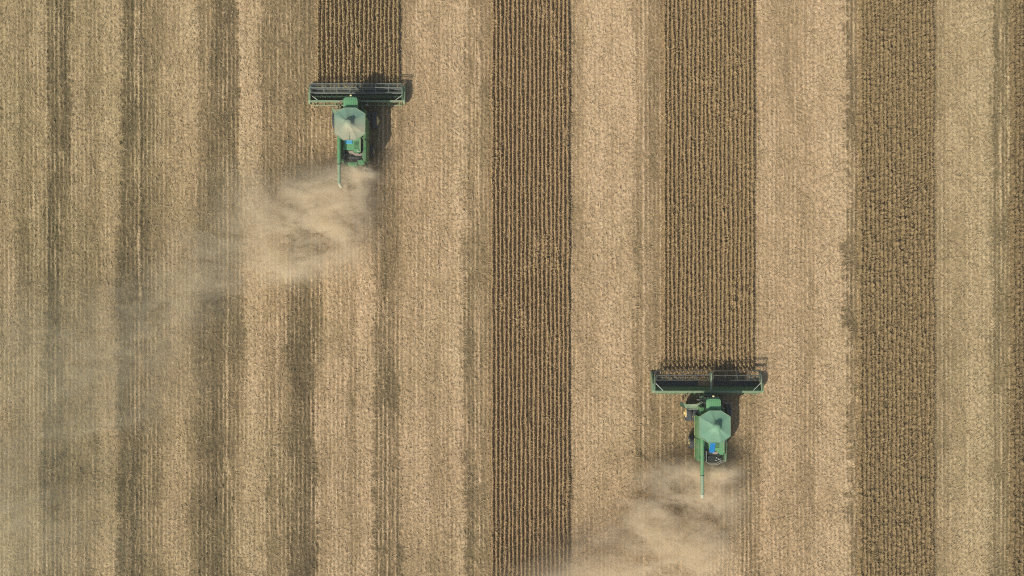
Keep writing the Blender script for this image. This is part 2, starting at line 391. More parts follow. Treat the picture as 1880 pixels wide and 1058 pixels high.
def soybean_strip(s):
    r = np.random.default_rng(s['seed'])
    V, Q, S = [], [], []; off = 0
    lod0 = s['lodge']; h = s['h']
    nrow = len(s['rows'])
    for ri, xr in enumerate(s['rows']):
        # the matted core of each row, ragged along its crest; plants lodge in patches
        m = int((s['y1'] - s['y0']) / .12)
        yy = np.linspace(s['y0'], s['y1'], m) + r.normal(0, .02, m)
        lod = np.clip(lod0 + .42 * np.clip(sample(LODGE, np.full(m, xr), yy) - .35, 0, 1.6), 0, 1.15)
        drift = np.convolve(r.normal(0, 1, m + 20), np.ones(21) / 21, 'valid') * (.11 + .22 * lod)
        hz = h * (1 + np.convolve(r.normal(0, 1, m + 2), np.ones(3) / 3, 'valid') * (.03 + .28 * lod))
        gap = np.convolve(r.random(m + 6) < .006, np.ones(7), 'valid') > 0      # missing plants
        hz = np.where(gap, hz * .35, hz)
        prof = [(-.14, 0.02), (-.085, .5), (0.0, .85), (.085, .5), (.14, 0.02)]
        wid = 1 + .5 * lod
        pts = []
        for k, (px_, pz) in enumerate(prof):
            pts.append(np.stack([xr + drift + px_ * wid + r.normal(0, 1, m) * (.016 + .04 * lod), yy, np.maximum(hz * pz + r.normal(0, 1, m) * (.012 + .05 * lod) * (pz > .1), 0)], -1))
        P = np.stack(pts, 1)                                  # m,5,3
        V.append(P.reshape(-1, 3))
        i = np.arange(m * 5).reshape(m, 5) + off
        q = np.stack([i[:-1, :-1], i[:-1, 1:], i[1:, 1:], i[1:, :-1]], -1)
        side = np.array([.48, .60, .56, .47])[None, :] + lod[:-1, None] * np.array([.05, -.12, -.06, .06])[None, :]  # crest toned lighter, most on the left: sunlight put into the row colour
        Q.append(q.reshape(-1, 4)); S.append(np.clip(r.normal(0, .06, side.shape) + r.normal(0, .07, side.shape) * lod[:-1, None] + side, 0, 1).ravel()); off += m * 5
        # stems and pods leaning out of it
        edge = ri in (0, nrow - 1)
        per = 13 if edge else 10
        mp = int((s['y1'] - s['y0']) / .10)
        yc = np.linspace(s['y0'], s['y1'], mp)
        py_ = np.repeat(yc + r.normal(0, .03, mp), per)
        k = len(py_)
        dr = np.repeat(np.interp(yc, np.linspace(s['y0'], s['y1'], m), drift), per)
        lo = np.repeat(np.interp(yc, np.linspace(s['y0'], s['y1'], m), lod), per)
        x0 = xr + dr + r.normal(0, .045, k); z0 = r.uniform(.2, .6, k) * h
        la = r.uniform(0, 2 * math.pi, k)
        la = np.where(r.random(k) < .75 * lo, r.normal(R(50), R(35), k), la)
        ln = np.abs(r.normal(0, 1, k) * (.07 + .03 * lo) + .11 + .11 * lo)
        if edge:                                              # plants that fell out over the cut ground
            fall = r.random(k) < .10
            la = np.where(fall, r.normal(math.pi if ri == 0 else 0, R(40), k), la); ln = np.where(fall, ln * 2.2 + .08, ln); z0 = np.where(fall, z0 * .3, z0)
        a = np.stack([x0, py_, z0], -1)
        rise = r.uniform(.06, .40, k) * h
        if edge: rise = np.where(fall, rise * .25, rise)
        b = a + np.stack([np.cos(la) * ln * .85, np.sin(la) * ln * 1.1, rise], -1)
        b[:, 2] = np.minimum(b[:, 2], h * (.78 + .34 * lo))
        v = blades(a, b, r.uniform(.03, .065, k), .6, r)
        V.append(v); Q.append(quads_for(k) + off); off += k * 4
        S.append(np.clip(r.normal(.50, .2, k), 0, 1))
    o = mesh_np('soybean_strip', np.concatenate(V), np.concatenate(Q), leaf_mat('dry_soybeans_%d' % s['tone'], TONES[s['tone']], tint_on=False),
                {'shade': ('FACE', np.concatenate(S))})
    tag(o, s['label'], 'crop', 'standing soybean strips', 'stuff')
for s in STRIPS: soybean_strip(s)

# ------------------------------------------------------------------ mesh code for the machines
class MB:
    def __init__(self): self.bm = bmesh.new()
    def _add(self, vs, fs):
        b = [self.bm.verts.new(v) for v in vs]
        for f in fs: self.bm.faces.new([b[i] for i in f])
        return b
    def box(self, x0, x1, y0, y1, z0, z1, bev=0.0):
        t = bmesh.new()
        vs = [t.verts.new((x, y, z)) for z in (z0, z1) for y in (y0, y1) for x in (x0, x1)]
        for f in ((0, 2, 3, 1), (4, 5, 7, 6), (0, 1, 5, 4), (2, 6, 7, 3), (0, 4, 6, 2), (1, 3, 7, 5)): t.faces.new([vs[i] for i in f])
        if bev: bmesh.ops.bevel(t, geom=list(t.edges), offset=bev, segments=2, profile=.6, affect='EDGES')
        self._merge(t); return self
    def _merge(self, t):
        me = bpy.data.meshes.new('tmp'); t.to_mesh(me); t.free()
        self.bm.from_mesh(me); bpy.data.meshes.remove(me)
    def prism(self, pts, z0, z1, bev=0.0, axis='z', top=None):
        """extrude an outline; axis z: pts are (x,y); axis x: pts are (y,z); top: outline of the far end"""
        t = bmesh.new()
        def P(p, h): return (p[0], p[1], h) if axis == 'z' else (h, p[0], p[1])
        lo = [t.verts.new(P(p, z0)) for p in pts]; hi = [t.verts.new(P(p, z1)) for p in (top or pts)]
        n = len(pts)
        t.faces.new(lo[::-1]); t.faces.new(hi)
        for i in range(n): t.faces.new((lo[i], lo[(i + 1) % n], hi[(i + 1) % n], hi[i]))
        bmesh.ops.recalc_face_normals(t, faces=list(t.faces))
        if bev: bmesh.ops.bevel(t, geom=list(t.edges), offset=bev, segments=2, profile=.6, affect='EDGES')
        self._merge(t); return self
    def tube(self, pts, r, n=10, caps=True):
        pts = [Vector(p) for p in pts]; rr = r if isinstance(r, (list, tuple)) else [r] * len(pts)
        rings = []
        prev = None
        for i, p in enumerate(pts):
            d = (pts[min(i + 1, len(pts) - 1)] - pts[max(i - 1, 0)]).normalized()
            u = prev if prev else (Vector((0, 0, 1)) if abs(d.z) < .9 else Vector((1, 0, 0)))
            u = (u - d * u.dot(d)).normalized(); prev = u
            w = d.cross(u)
            rings.append([self.bm.verts.new(p + (u * math.cos(2 * math.pi * k / n) + w * math.sin(2 * math.pi * k / n)) * rr[i]) for k in range(n)])
        for a, b in zip(rings, rings[1:]):
            for k in range(n): self.bm.faces.new((a[k], a[(k + 1) % n], b[(k + 1) % n], b[k]))
        if caps: self.bm.faces.new(rings[0][::-1]); self.bm.faces.new(rings[-1])
        return self
    def lathe_x(self, prof, cy, cz, n=32, sgn=1):
        """profile (x, radius) turned about an axis along x"""
        rings = [[self.bm.verts.new((x, cy + rad * math.cos(2 * math.pi * k / n), cz + rad * math.sin(2 * math.pi * k / n))) for k in range(n)] for x, rad in prof]
        for a, b in zip(rings, rings[1:]):
            for k in range(n): self.bm.faces.new((a[k], a[(k + 1) % n], b[(k + 1) % n], b[k]))
        self.bm.faces.new(rings[0]); self.bm.faces.new(rings[-1])
        return self
    def dome(self, c, r, n=12, m=5):
        rings = []
        for j in range(m):
            a = j / m * math.pi / 2
            rings.append([self.bm.verts.new((c[0] + r * math.cos(a) * math.cos(2 * math.pi * k / n), c[1] + r * math.cos(a) * math.sin(2 * math.pi * k / n), c[2] + r * .7 * math.sin(a))) for k in range(n)])
        top = self.bm.verts.new((c[0], c[1], c[2] + r * .7))
        self.bm.faces.new(rings[0][::-1])
        for a, b in zip(rings, rings[1:]):
            for k in range(n): self.bm.faces.new((a[k], a[(k + 1) % n], b[(k + 1) % n], b[k]))
        for k in range(n): self.bm.faces.new((rings[-1][k], rings[-1][(k + 1) % n], top))
        return self
    def build(self, name, mat, parent=None, smooth=False, label=None):
        bmesh.ops.recalc_face_normals(self.bm, faces=list(self.bm.faces))
        me = bpy.data.meshes.new(name); self.bm.to_mesh(me); self.bm.free()
        me.materials.append(mat)
        if smooth:
            for f in me.polygons: f.use_smooth = True
            me.set_sharp_from_angle(angle=R(35))
        o = bpy.data.objects.new(name, me); COL.objects.link(o)
        if parent: o.parent = parent
        if label: o['label'] = label
        return o

def wheel(root, name, xc, w, rad, yc, side, lugs, dish):
    t = MB()
    hw = w / 2
    prof = [(-hw * .8, rad * .58), (-hw, rad * .75), (-hw * .96, rad * .90), (-hw * .80, rad * .955), (0, rad * .97), (hw * .80, rad * .955), (hw * .96, rad * .90), (hw, rad * .75), (hw * .8, rad * .58)]
    t.lathe_x([(xc + x, q) for x, q in prof], yc, rad, 40)
    wo = MB_parent = t
    # chevron lugs
    for k in range(lugs):
        for s in (-1, 1):
            a0 = 2 * math.pi * (k + (0 if s < 0 else .5)) / lugs
            pts = []
            for (x, da) in ((.04 * s, 0.0), (.5 * hw * s, -.10), (.97 * hw * s, -.17)):
                for e in (-.035, .035):
                    for q in (rad * .95, rad * 1.0 if abs(x) < hw * .9 else rad * .95):
                        a = a0 + da + e * (1.0 / rad)
                        pts.append((xc + x, yc + q * math.cos(a), rad + q * math.sin(a)))
            b = [t.bm.verts.new(p) for p in pts]
            for i in range(2):
                o_ = i * 4
                for f in ((0, 1, 5, 4), (2, 6, 7, 3), (1, 3, 7, 5), (0, 4, 6, 2)): t.bm.faces.new([b[o_ + j] for j in f])
            t.bm.faces.new((b[0], b[2], b[3], b[1])); t.bm.faces.new((b[8], b[9], b[11], b[10]))
    wh = t.build(name, M['tyre'], root, True)
    rm = MB()
    s = side
    f = xc + s * hw * .72
    rm.lathe_x([(f - s * .02, rad * .60), (f + s * .05, rad * .585), (f + s * .05, rad * .54), (f - s * .10 + dish * s, rad * .46), (f - s * .10 + dish * s, rad * .22), (f + dish * s, rad * .2), (f + (.04 + dish) * s, rad * .16), (f + (.05 + dish) * s, rad * .02)], yc, rad, 32)
    rm.build('rim', M['rim'], wh, True)
    return wh

OCT = [(-.62, .70), (.66, .70), (1.68, .05), (1.68, -2.10), (.72, -2.80), (-.72, -2.80), (-1.68, -2.10), (-1.68, .05)]

def tank_cover(root, tank, mat, seed, peak):
    r = random.Random(seed)
    # outline resampled, stretched to a hoop-held peak: steep at the peak, slack towards the rim
    ring = []
    n = len(OCT)
    for i in range(n):
        a, b = Vector(OCT[i]), Vector(OCT[(i + 1) % n])
        for k in range(10): ring.append(a.lerp(b, k / 10))
    c = Vector(peak)
    mb = MB(); bm = mb.bm
    steps = [1.0, .985, .93, .82, .70, .58, .46, .36, .28, .22, .17, .12, .06]
    hs   = [4.25, 4.335, 4.345, 4.37, 4.40, 4.44, 4.49, 4.56, 4.68, 4.86, 5.0, 5.05, 5.07]
    fold = [r.uniform(-1, 1) for _ in ring]
    rings = []
    for s, hh in zip(steps, hs):
        row = []
        for i, p in enumerate(ring):
            q = c + (p - c) * s
            if s < .3:                                       # towards the peak the hoop is round
                d = (p - c).normalized(); q = c + d * (s * 1.75)
            wr = (.014 * fold[i] + .010 * r.uniform(-1, 1)) * (1 if .15 < s < .95 else 0) * (1.3 - s)
            corner = -.04 * (0.5 - abs((i % 10) / 10 - .5)) * 2 * s if .1 < s < .99 else 0
            row.append(bm.verts.new((q.x, q.y, hh + wr + corner)))
        rings.append(row)
    top = bm.verts.new((c.x, c.y, 5.07))
    m = len(ring)
    for a, b in zip(rings, rings[1:]):
        for k in range(m): bm.faces.new((a[k], a[(k + 1) % m], b[(k + 1) % m], b[k]))
    for k in range(m): bm.faces.new((rings[-1][k], rings[-1][(k + 1) % m], top))
    cov = mb.build('tank_cover', mat, tank, True)
    rim = MB()
    for i in range(n):
        a, b = OCT[i], OCT[(i + 1) % n]
        rim.tube([(a[0] * 1.008, a[1] * 1.005, 4.31), (b[0] * 1.008, b[1] * 1.005, 4.31)], .030, 8)
    rim.build('tank_rim', M['pgreen'], tank, True)
    seam = MB()
    seam.tube([(c.x - .02, c.y - .95, 4.44), (c.x - .02, -2.2, 4.375), (c.x - .02, -2.78, 4.35)], .022, 6)
    seam.build('cover_seam', M['pgreen'], tank, True)
    return cov

def combine(kind, loc, label):
    A = kind == 'A'
    root = empty('combine_harvester', loc)
    tag(root, label, 'combine harvester', 'combine harvesters cutting the field')
    rj = random.Random(3 if A else 4)

    # ---- body
    b = MB()
    b.prism([(-4.9, 1.1), (-4.9, 2.75), (-4.0, 2.85), (.85, 2.85), (.95, 2.0), (.6, 1.0), (-2.0, .75), (-4.3, .85)], -1.28, 1.42, .04, 'x')
    body = b.build('body', M['green'], root)
    # side shields, two to a side, with the gap between
    for s in (-1, 1):
        prof = [(1.44, 3.34), (1.58, 3.31), (1.68, 3.05), (1.715, 2.3), (1.69, 1.7), (1.58, 1.25), (1.48, 1.22)]
        for (y0, y1) in ((-.05, -2.55), (-2.62, -5.05)):
            m = MB()
            rows = []
            nn = 7
            for j in range(nn):
                u = j / (nn - 1); y = y0 + (y1 - y0) * u
                e = .06 * (max(0, abs(u - .5) - .42) / .08)
                low = .25 * u if y1 < -3 else 0
                rows.append([m.bm.verts.new((s * (x - e), y, z + (low if z < 2 else 0))) for x, z in prof])
            for a, c in zip(rows, rows[1:]):
                for k in range(len(prof) - 1): m.bm.faces.new((a[k], a[k + 1], c[k + 1], c[k]))
            # inner skin gives the shield thickness
            inn = [[m.bm.verts.new((v.co.x - s * .035, v.co.y, v.co.z - .01)) for v in row] for row in rows]
            for a, c in zip(inn, inn[1:]):
                for k in range(len(prof) - 1): m.bm.faces.new((a[k], c[k], c[k + 1], a[k + 1]))
            for a, c in ((rows, inn),):
                for j in range(nn - 1):
                    for k in (0, len(prof) - 1): m.bm.faces.new((a[j][k], a[j + 1][k], c[j + 1][k], c[j][k]))
                for j in (0, nn - 1):
                    for k in range(len(prof) - 1): m.bm.faces.new((a[j][k], a[j][k + 1], c[j][k + 1], c[j][k]))
            sp = m.build('side_panel', M['green'], root, True)
            st = MB(); st.box(s * 1.698 - .012, s * 1.698 + .012, min(y0, y1) + .15, max(y0, y1) - .15, 1.92, 2.0)
            st.build('yellow_stripe', M['rim'], sp)
        # top ledge between shield and deck
        m = MB(); m.box(min(s * 1.30, s * 1.46), max(s * 1.30, s * 1.46), -5.0, -.1, 2.9, 3.29, .02)
        m.build('top_rail', M['lgreen'] if s < 0 else M['green'], root)

    # ---- grain tank
    t = MB()
    lower = [(-.6, .55), (.6, .55), (1.2, .1), (1.2, -2.0), (.7, -2.5), (-.7, -2.5), (-1.2, -2.0), (-1.2, .1)]
    up = [(x * .985, y * .985) for x, y in OCT]
    t.prism(lower, 2.8, 3.3)
    t.prism(lower, 3.304, 4.24, top=up)
    tank = t.build('grain_tank', M['green'], root)
    tank_cover(root, tank, M['coverA'] if A else M['coverB'], 5 if A else 8, (-.02, -.98) if A else (.12, -.95))

    # ---- cab
    c = MB()
    c.prism([(.58, 1.55), (1.75, 1.55), (2.0, 1.9), (1.88, 3.65), (.58, 3.65)], -.80, .80, .05, 'x')
    cab = c.build('cab', M['glass'], root, False)
    c = MB()
    for x in (-.80, .80):
        c.tube([(x, 1.90, 3.58), (x, 2.0, 2.0)], .04, 8); c.tube([(x, .62, 3.58), (x, .62, 1.6)], .05, 8)
    c.box(-.84, .84, .55, 1.95, 1.42, 1.55, .03)
    c.build('cab_frame', M['green'], cab)
    c = MB()
    rf = [(-.80, .52), (.80, .52), (.81, 1.5), (.77, 1.80), (.66, 1.95), (.35, 2.0), (-.35, 2.0), (-.66, 1.95), (-.77, 1.80), (-.81, 1.5)]
    c.prism(rf, 3.66, 3.76, .02)
    c.prism([(x * .975, .53 + (y - .53) * .975) for x, y in rf], 3.762, 3.92, .05)
    for k in range(6):
        x = -.52 + k * .208
        c.box(x - .035, x + .035, .7, 1.80, 3.91, 3.945, .012)
    roof = c.build('cab_roof', M['roof'], cab, True)
    c = MB(); c.box(-.035, .035, 1.98, 2.22, 3.60, 3.66, .01); c.box(-.14, .14, 2.08, 2.34, 3.661, 3.69, .02)
    c.build('receiver_bracket', M['black'], cab)
    c = MB(); c.dome((0, 2.2, 3.692), .125, 16, 6); c.build('receiver_dome', M['dome'], cab, True)
    for s in (-1, 1):
        c = MB()
        mx = s * (1.45 if s < 0 else 1.62)
        c.tube([(s * .8, 1.86, 3.35), (mx, 1.55 if s > 0 else 1.75, 3.15), (mx, 1.52 if s > 0 else 1.75, 2.6)], .025, 6)
        c.build('mirror_arm', M['black'], cab)
        c = MB(); yy = 1.35 if s > 0 else 1.72
        c.box(mx - .14, mx + .14, yy - .05, yy + .03, 2.55, 3.05, .03); c.build('mirror', M['steel'], cab)
    for x in (-.55, -.3, .3, .55):
        c = MB(); c.box(x - .07, x + .07, 1.99, 2.05, 3.56, 3.65, .01); c.build('work_light', M['white'], cab)

    # ---- boarding platform with rails and ladder, left of the cab
    xo = -2.55 if A else -2.95
    d = MB()
    d.prism([(-.85, .55), (-.85, 1.42), (-1.4, 1.12), (xo + .35, 1.08), (xo, 1.28), (xo + .25, .62), (-1.35, .55)], 1.88, 1.95, .012)
    plat = d.build('platform', M['lgreen'], root)
    for pth in ([(-.95, 1.40, 1.95), (-.95, 1.40, 2.85), (-1.42, 1.14, 2.85), (-1.42, 1.14, 1.95)],
                [(-1.6, 1.08, 1.95), (-1.6, 1.08, 2.85), (xo + .3, 1.06, 2.85), (xo + .3, 1.06, 1.95)],
                [(-1.5, .57, 1.95), (-1.5, .57, 2.8), (xo + .45, .62, 2.8), (xo + .45, .62, 1.95)]):
        d = MB(); d.tube(pth, .018, 6); d.build('handrail', M['rail'], plat)
    d = MB()
    for y in (.68, 1.14): d.tube([(xo + .12, y, 1.9), (xo - .05, y, .55)], .022, 6)
    for k in range(4):
        z = .6 + k * .32; x = xo - .04 + k * .035
        d.box(x - .07, x + .07, .69, 1.13, z, z + .03)
    d.build('ladder', M['dgreen'], plat)
    d = MB(); d.box(-1.25, -.86, .0, .9, 1.96, 2.5, .03); d.build('shade_block', M['black'], root)  # dark block added where the tank corner only throws shade
    d = MB(); d.box(.86, 1.30, .1, 1.0, 1.7, 2.4, .03); d.build('tool_box', M['dgreen'], root)

    # ---- feeder house
    f = MB()
    f.prism([(.6, 1.1), (.6, 1.9), (1.0, 1.98), (2.42, 1.15), (2.42, .35), (2.2, .3)], -.62, .62, .03, 'x')
    f.build('feeder_house', M['dgreen'], root)
    for x in (-.75, .75):
        f = MB(); f.tube([(x, .8, .85), (x, 2.2, .55)], .06, 8); f.build('lift_cylinder', M['steel'], root)

    # ---- wheels
    for s in (-1, 1):
        wheel(root, 'front_wheel', s * 1.52, .55, .97, 0, s, 22, .0)
        wheel(root, 'front_wheel', s * 2.24, .55, .97, 0, s, 22, .22)
        wheel(root, 'rear_wheel', s * 1.80, .50, .72, -3.45, s, 20, .08)
    a = MB(); a.tube([(-2.1, 0, .97), (2.1, 0, .97)], .14, 10); a.box(-.5, .5, -.4, .4, .75, 1.3, .04); a.build('front_axle', M['black'], root)
    a = MB(); a.tube([(-1.75, -3.45, .72), (1.75, -3.45, .72)], .11, 10); a.build('rear_axle', M['black'], root)

    # ---- engine deck
    if A:
        e = MB(); e.prism([(-.85, -2.35), (1.02, -2.35), (1.02, -3.95), (.30, -3.98), (.18, -3.74), (-.85, -3.70)], 2.95, 3.18, .03); e.build('engine_hood', M['roof'], root)
        e = MB(); e.box(.86, 1.0, -3.9, -2.45, 3.183, 3.22, .012); e.build('hood_strip', M['lgreen'], root)
        # rounded side guard with the dark slot inside it
        e = MB()
        arc = [(1.10, -2.30), (1.28, -2.45), (1.40, -2.85), (1.43, -3.2), (1.37, -3.6), (1.24, -3.92)]
        e.tube([(x, y, 3.2) for x, y in arc] + [(1.18, -4.1, 3.2), (1.22, -4.6, 3.2), (1.42, -5.05, 3.16)], .035, 8); e.build('guard_rail', M['lgreen'], root)
        e = MB(); e.prism([(1.04, -2.3), (1.09, -2.3), (1.26, -2.47), (1.37, -2.85), (1.40, -3.2), (1.34, -3.6), (1.2, -3.95), (1.04, -3.95)], 2.86, 2.93); e.build('side_slot', M['black'], root)
        e = MB(); e.prism([(1.46, -2.65), (1.46, -4.98), (1.24, -4.6), (1.22, -4.15), (1.30, -3.95), (1.42, -3.5)], 2.93, 3.22, .015); e.build('corner_cover', M['lgreen'], root)
        e = MB(); e.box(-.74, .08, -3.04, -2.45, 3.183, 3.25, .02); bl = e.build('blue_sheet', M['blueA'], root)
        for x in (-.6, -.33, -.1):
            e = MB(); e.box(x, x + .06, -3.0, -2.6, 3.253, 3.275, .008); e.build('sheet_fold', M['blueB'], bl)
        e = MB(); e.prism([(-.40, -3.78), (.14, -3.80), (.30, -4.06), (1.10, -4.04), (1.08, -4.30), (.32, -4.30), (.10, -4.12), (-.34, -4.02)], 2.98, 3.06, .015); e.build('service_ledge', M['ledge'], root)
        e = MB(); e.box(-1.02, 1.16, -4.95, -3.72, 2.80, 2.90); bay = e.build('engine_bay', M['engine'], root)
        e = MB(); e.lathe_x([(-.5, .1), (-.5, .26), (.6, .26), (.6, .1)], -4.45, 2.72, 18); e.build('engine_block', M['engine'], bay, True)
        e = MB()
        prof = [(-1.02, -4.94), (-.6, -5.02), (.0, -5.06), (.55, -4.99), (.62, -5.45), (.3, -5.52), (-.1, -5.52), (-.55, -5.42), (-.85, -5.25), (-1.05, -5.05)]
        e.prism(prof, 2.5, 3.02, .05); e.build('rear_hood', M['auger'], root, True)
        e = MB(); e.prism([(.60, -4.86), (1.12, -4.72), (1.42, -5.22), (.82, -5.40), (.66, -5.2)], 2.6, 3.12, .04); e.build('rear_corner_box', M['auger'], root)
        for k in range(14):
            y = -4.9 + k * .17; x = -.98 + rj.uniform(-.05, .12)
            e = MB(); e.box(x, x + rj.uniform(.05, .12), y, y + rj.uniform(.05, .1), 2.9, 3.0 + rj.uniform(0, .1), .01)
            e.build('hose_fitting', M['steel'], root)
        e = MB(); e.tube([(.72, -3.85, 3.05), (.72, -3.85, 3.35)], .06, 10); e.build('filler_cap', M['white'], root)
        e = MB(); e.tube([(.88, -4.12, 2.9), (.88, -4.12, 3.5), (.88, -4.22, 3.6)], .05, 10); e.build('exhaust_pipe', M['black'], root)
    else:
        e = MB(); e.prism([(-.45, -2.4), (1.32, -2.4), (1.34, -4.05), (1.15, -4.40), (.85, -4.30), (.60, -4.0), (.35, -3.90), (-.10, -3.9), (-.35, -3.75)], 2.95, 3.18, .03); e.build('engine_hood', M['roof'], root)
        e = MB(); e.box(1.20, 1.30, -4.0, -2.5, 3.183, 3.22, .012); e.build('hood_strip', M['lgreen'], root)
        e = MB(); e.tube([(1.5, -2.2, 3.2), (1.58, -2.7, 3.2), (1.60, -3.4, 3.2), (1.57, -3.9, 3.2), (1.42, -4.3, 3.2)], .03, 8); e.build('guard_rail', M['lgreen'], root)
        e = MB(); e.box(1.345, 1.50, -4.2, -2.4, 3.2, 3.35); e.build('side_slot', M['black'], root)
        e = MB()
        e.prism([(-.20, -2.9), (.42, -2.9), (.30, -3.35), (.22, -4.12), (-.32, -4.10), (-.33, -3.7)], 3.183, 3.25, .02); e.build('blue_sheet', M['blueB'], root)
        e = MB(); e.prism([(-.02, -4.04), (.62, -4.02), (.66, -4.18), (.55, -4.30), (.10, -4.30)], 3.0, 3.08, .015); e.build('service_ledge', M['ledge'], root)
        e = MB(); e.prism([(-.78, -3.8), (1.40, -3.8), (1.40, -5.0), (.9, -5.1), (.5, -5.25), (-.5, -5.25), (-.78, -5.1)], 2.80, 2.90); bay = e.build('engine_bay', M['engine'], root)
        e = MB(); e.lathe_x([(-.45, .1), (-.45, .24), (.5, .24), (.5, .1)], -4.6, 2.74, 18); e.build('engine_block', M['engine'], bay, True)
        for p in ((-.58, -5.02), (.46, -5.0), (.52, -4.72)):
            e = MB(); e.tube([(p[0], p[1], 2.9), (p[0], p[1], 3.05)], .05, 8); e.build('filler_cap', M['white'], root)
        e = MB(); e.tube([(.85, -4.85, 2.9), (.85, -4.85, 3.4), (.85, -4.95, 3.5)], .06, 10); e.build('exhaust_pipe', M['steel'], root)
        e = MB(); e.box(.68, 1.02, -4.98, -4.78, 2.92, 3.0, .03); e.build('muffler', M['steel'], root)
        for z in (3.0, 3.55):
            e = MB()
            e.tube([(-.74, -3.9, z), (-.76, -5.05, z), (-.45, -5.3, z), (.55, -5.32, z), (.85, -5.12, z), (1.38, -5.0, z), (1.42, -4.45, z)], .02, 6); e.build('handrail', M['rail'], root)
        for x, y in ((-.76, -5.05), (-.45, -5.3), (.55, -5.32), (1.38, -5.0), (-.74, -3.9)):
            e = MB(); e.tube([(x, y, 2.8), (x, y, 3.55)], .018, 6); e.build('rail_post', M['rail'], root)
        e = MB(); e.box(-.98, -.82, -3.35, -2.75, 2.9, 3.1, .03); e.build('filter_housing', M['white'], root)
        e = MB(); e.prism([(-.9, -5.0), (1.42, -5.0), (1.3, -5.12), (-.8, -5.22)], 1.8, 2.75, .03); e.build('rear_hood', M['dgreen'], root)
    # louvred screen, latches and hoses on the deck
    for k in range(7):
        e = MB(); y = -2.75 - k * .13
        e.box(.28, .78, y - .03, y + .03, 3.182, 3.205, .008); e.build('vent_louvre', M['dgreen'], root)
    for k in range(3):
        e = MB(); x = -.95 + .05 * k
        e.tube([(x, -2.5, 3.0), (x - .03, -3.0, 3.06), (x + .04, -3.5, 3.04), (x, -3.9, 2.98)], .022, 6); e.build('hydraulic_hose', M['black'], root)
    # straw chopper and spreader at the tail
    h = MB()
    h.prism([(-4.6, .9), (-4.6, 1.9), (-5.0, 1.7), (-5.15, 1.05), (-5.0, .8)], -1.0, 1.1, .03, 'x'); ch = h.build('straw_chopper', M['dgreen'], root)
    h = MB()
    h.prism([(-.9, -5.05), (.95, -5.05), (.9, -5.22), (-.85, -5.22)], .88, .93); h.build('spreader_plate', M['lgreen'], ch)

    # ---- unloading auger folded back along the left side
    a = MB(); yj = -5.35 if A else -6.45
    a.tube([(-1.25, -1.95, 3.55), (-1.25, -2.3, 3.72), (-1.25, -2.7, 3.78), (-1.25, yj, 3.80)], [.24, .23, .215, .21], 18)
    ua = a.build('unloading_auger', M['auger'], root, True)
    a = MB(); a.tube([(-1.25, yj - .01, 3.80), (-1.25, yj - .09, 3.80)], .235, 18); a.build('auger_flange', M['dgreen'], ua, True)
    a = MB()
    if A:
        a.tube([(-1.25, yj - .10, 3.80), (-1.25, -7.35, 3.80), (-1.21, -7.55, 3.80)], .20, 18); a.build('outer_tube', M['pgreen'], ua, True)
        a = MB(); a.tube([(-1.215, -7.50, 3.80), (-1.16, -7.68, 3.78), (-1.00, -7.92, 3.66)], [.205, .20, .17], 14); a.build('spout', M['spout'], ua, True)
    else:
        a.tube([(-1.25, yj - .10, 3.80), (-1.25, -8.55, 3.80)], .205, 18); a.build('outer_tube', M['pgreen'], ua, True)
        a = MB(); a.tube([(-1.25, -8.555, 3.80), (-1.25, -8.78, 3.77), (-1.25, -8.92, 3.68)], [.21, .205, .18], 14); a.build('spout', M['spout'], ua, True)
    a = MB(); a.box(-1.45, -1.05, -4.7, -4.6, 2.95, 3.6, .02); a.build('auger_cradle', M['dgreen'], root)

    header(root, A)
    return root

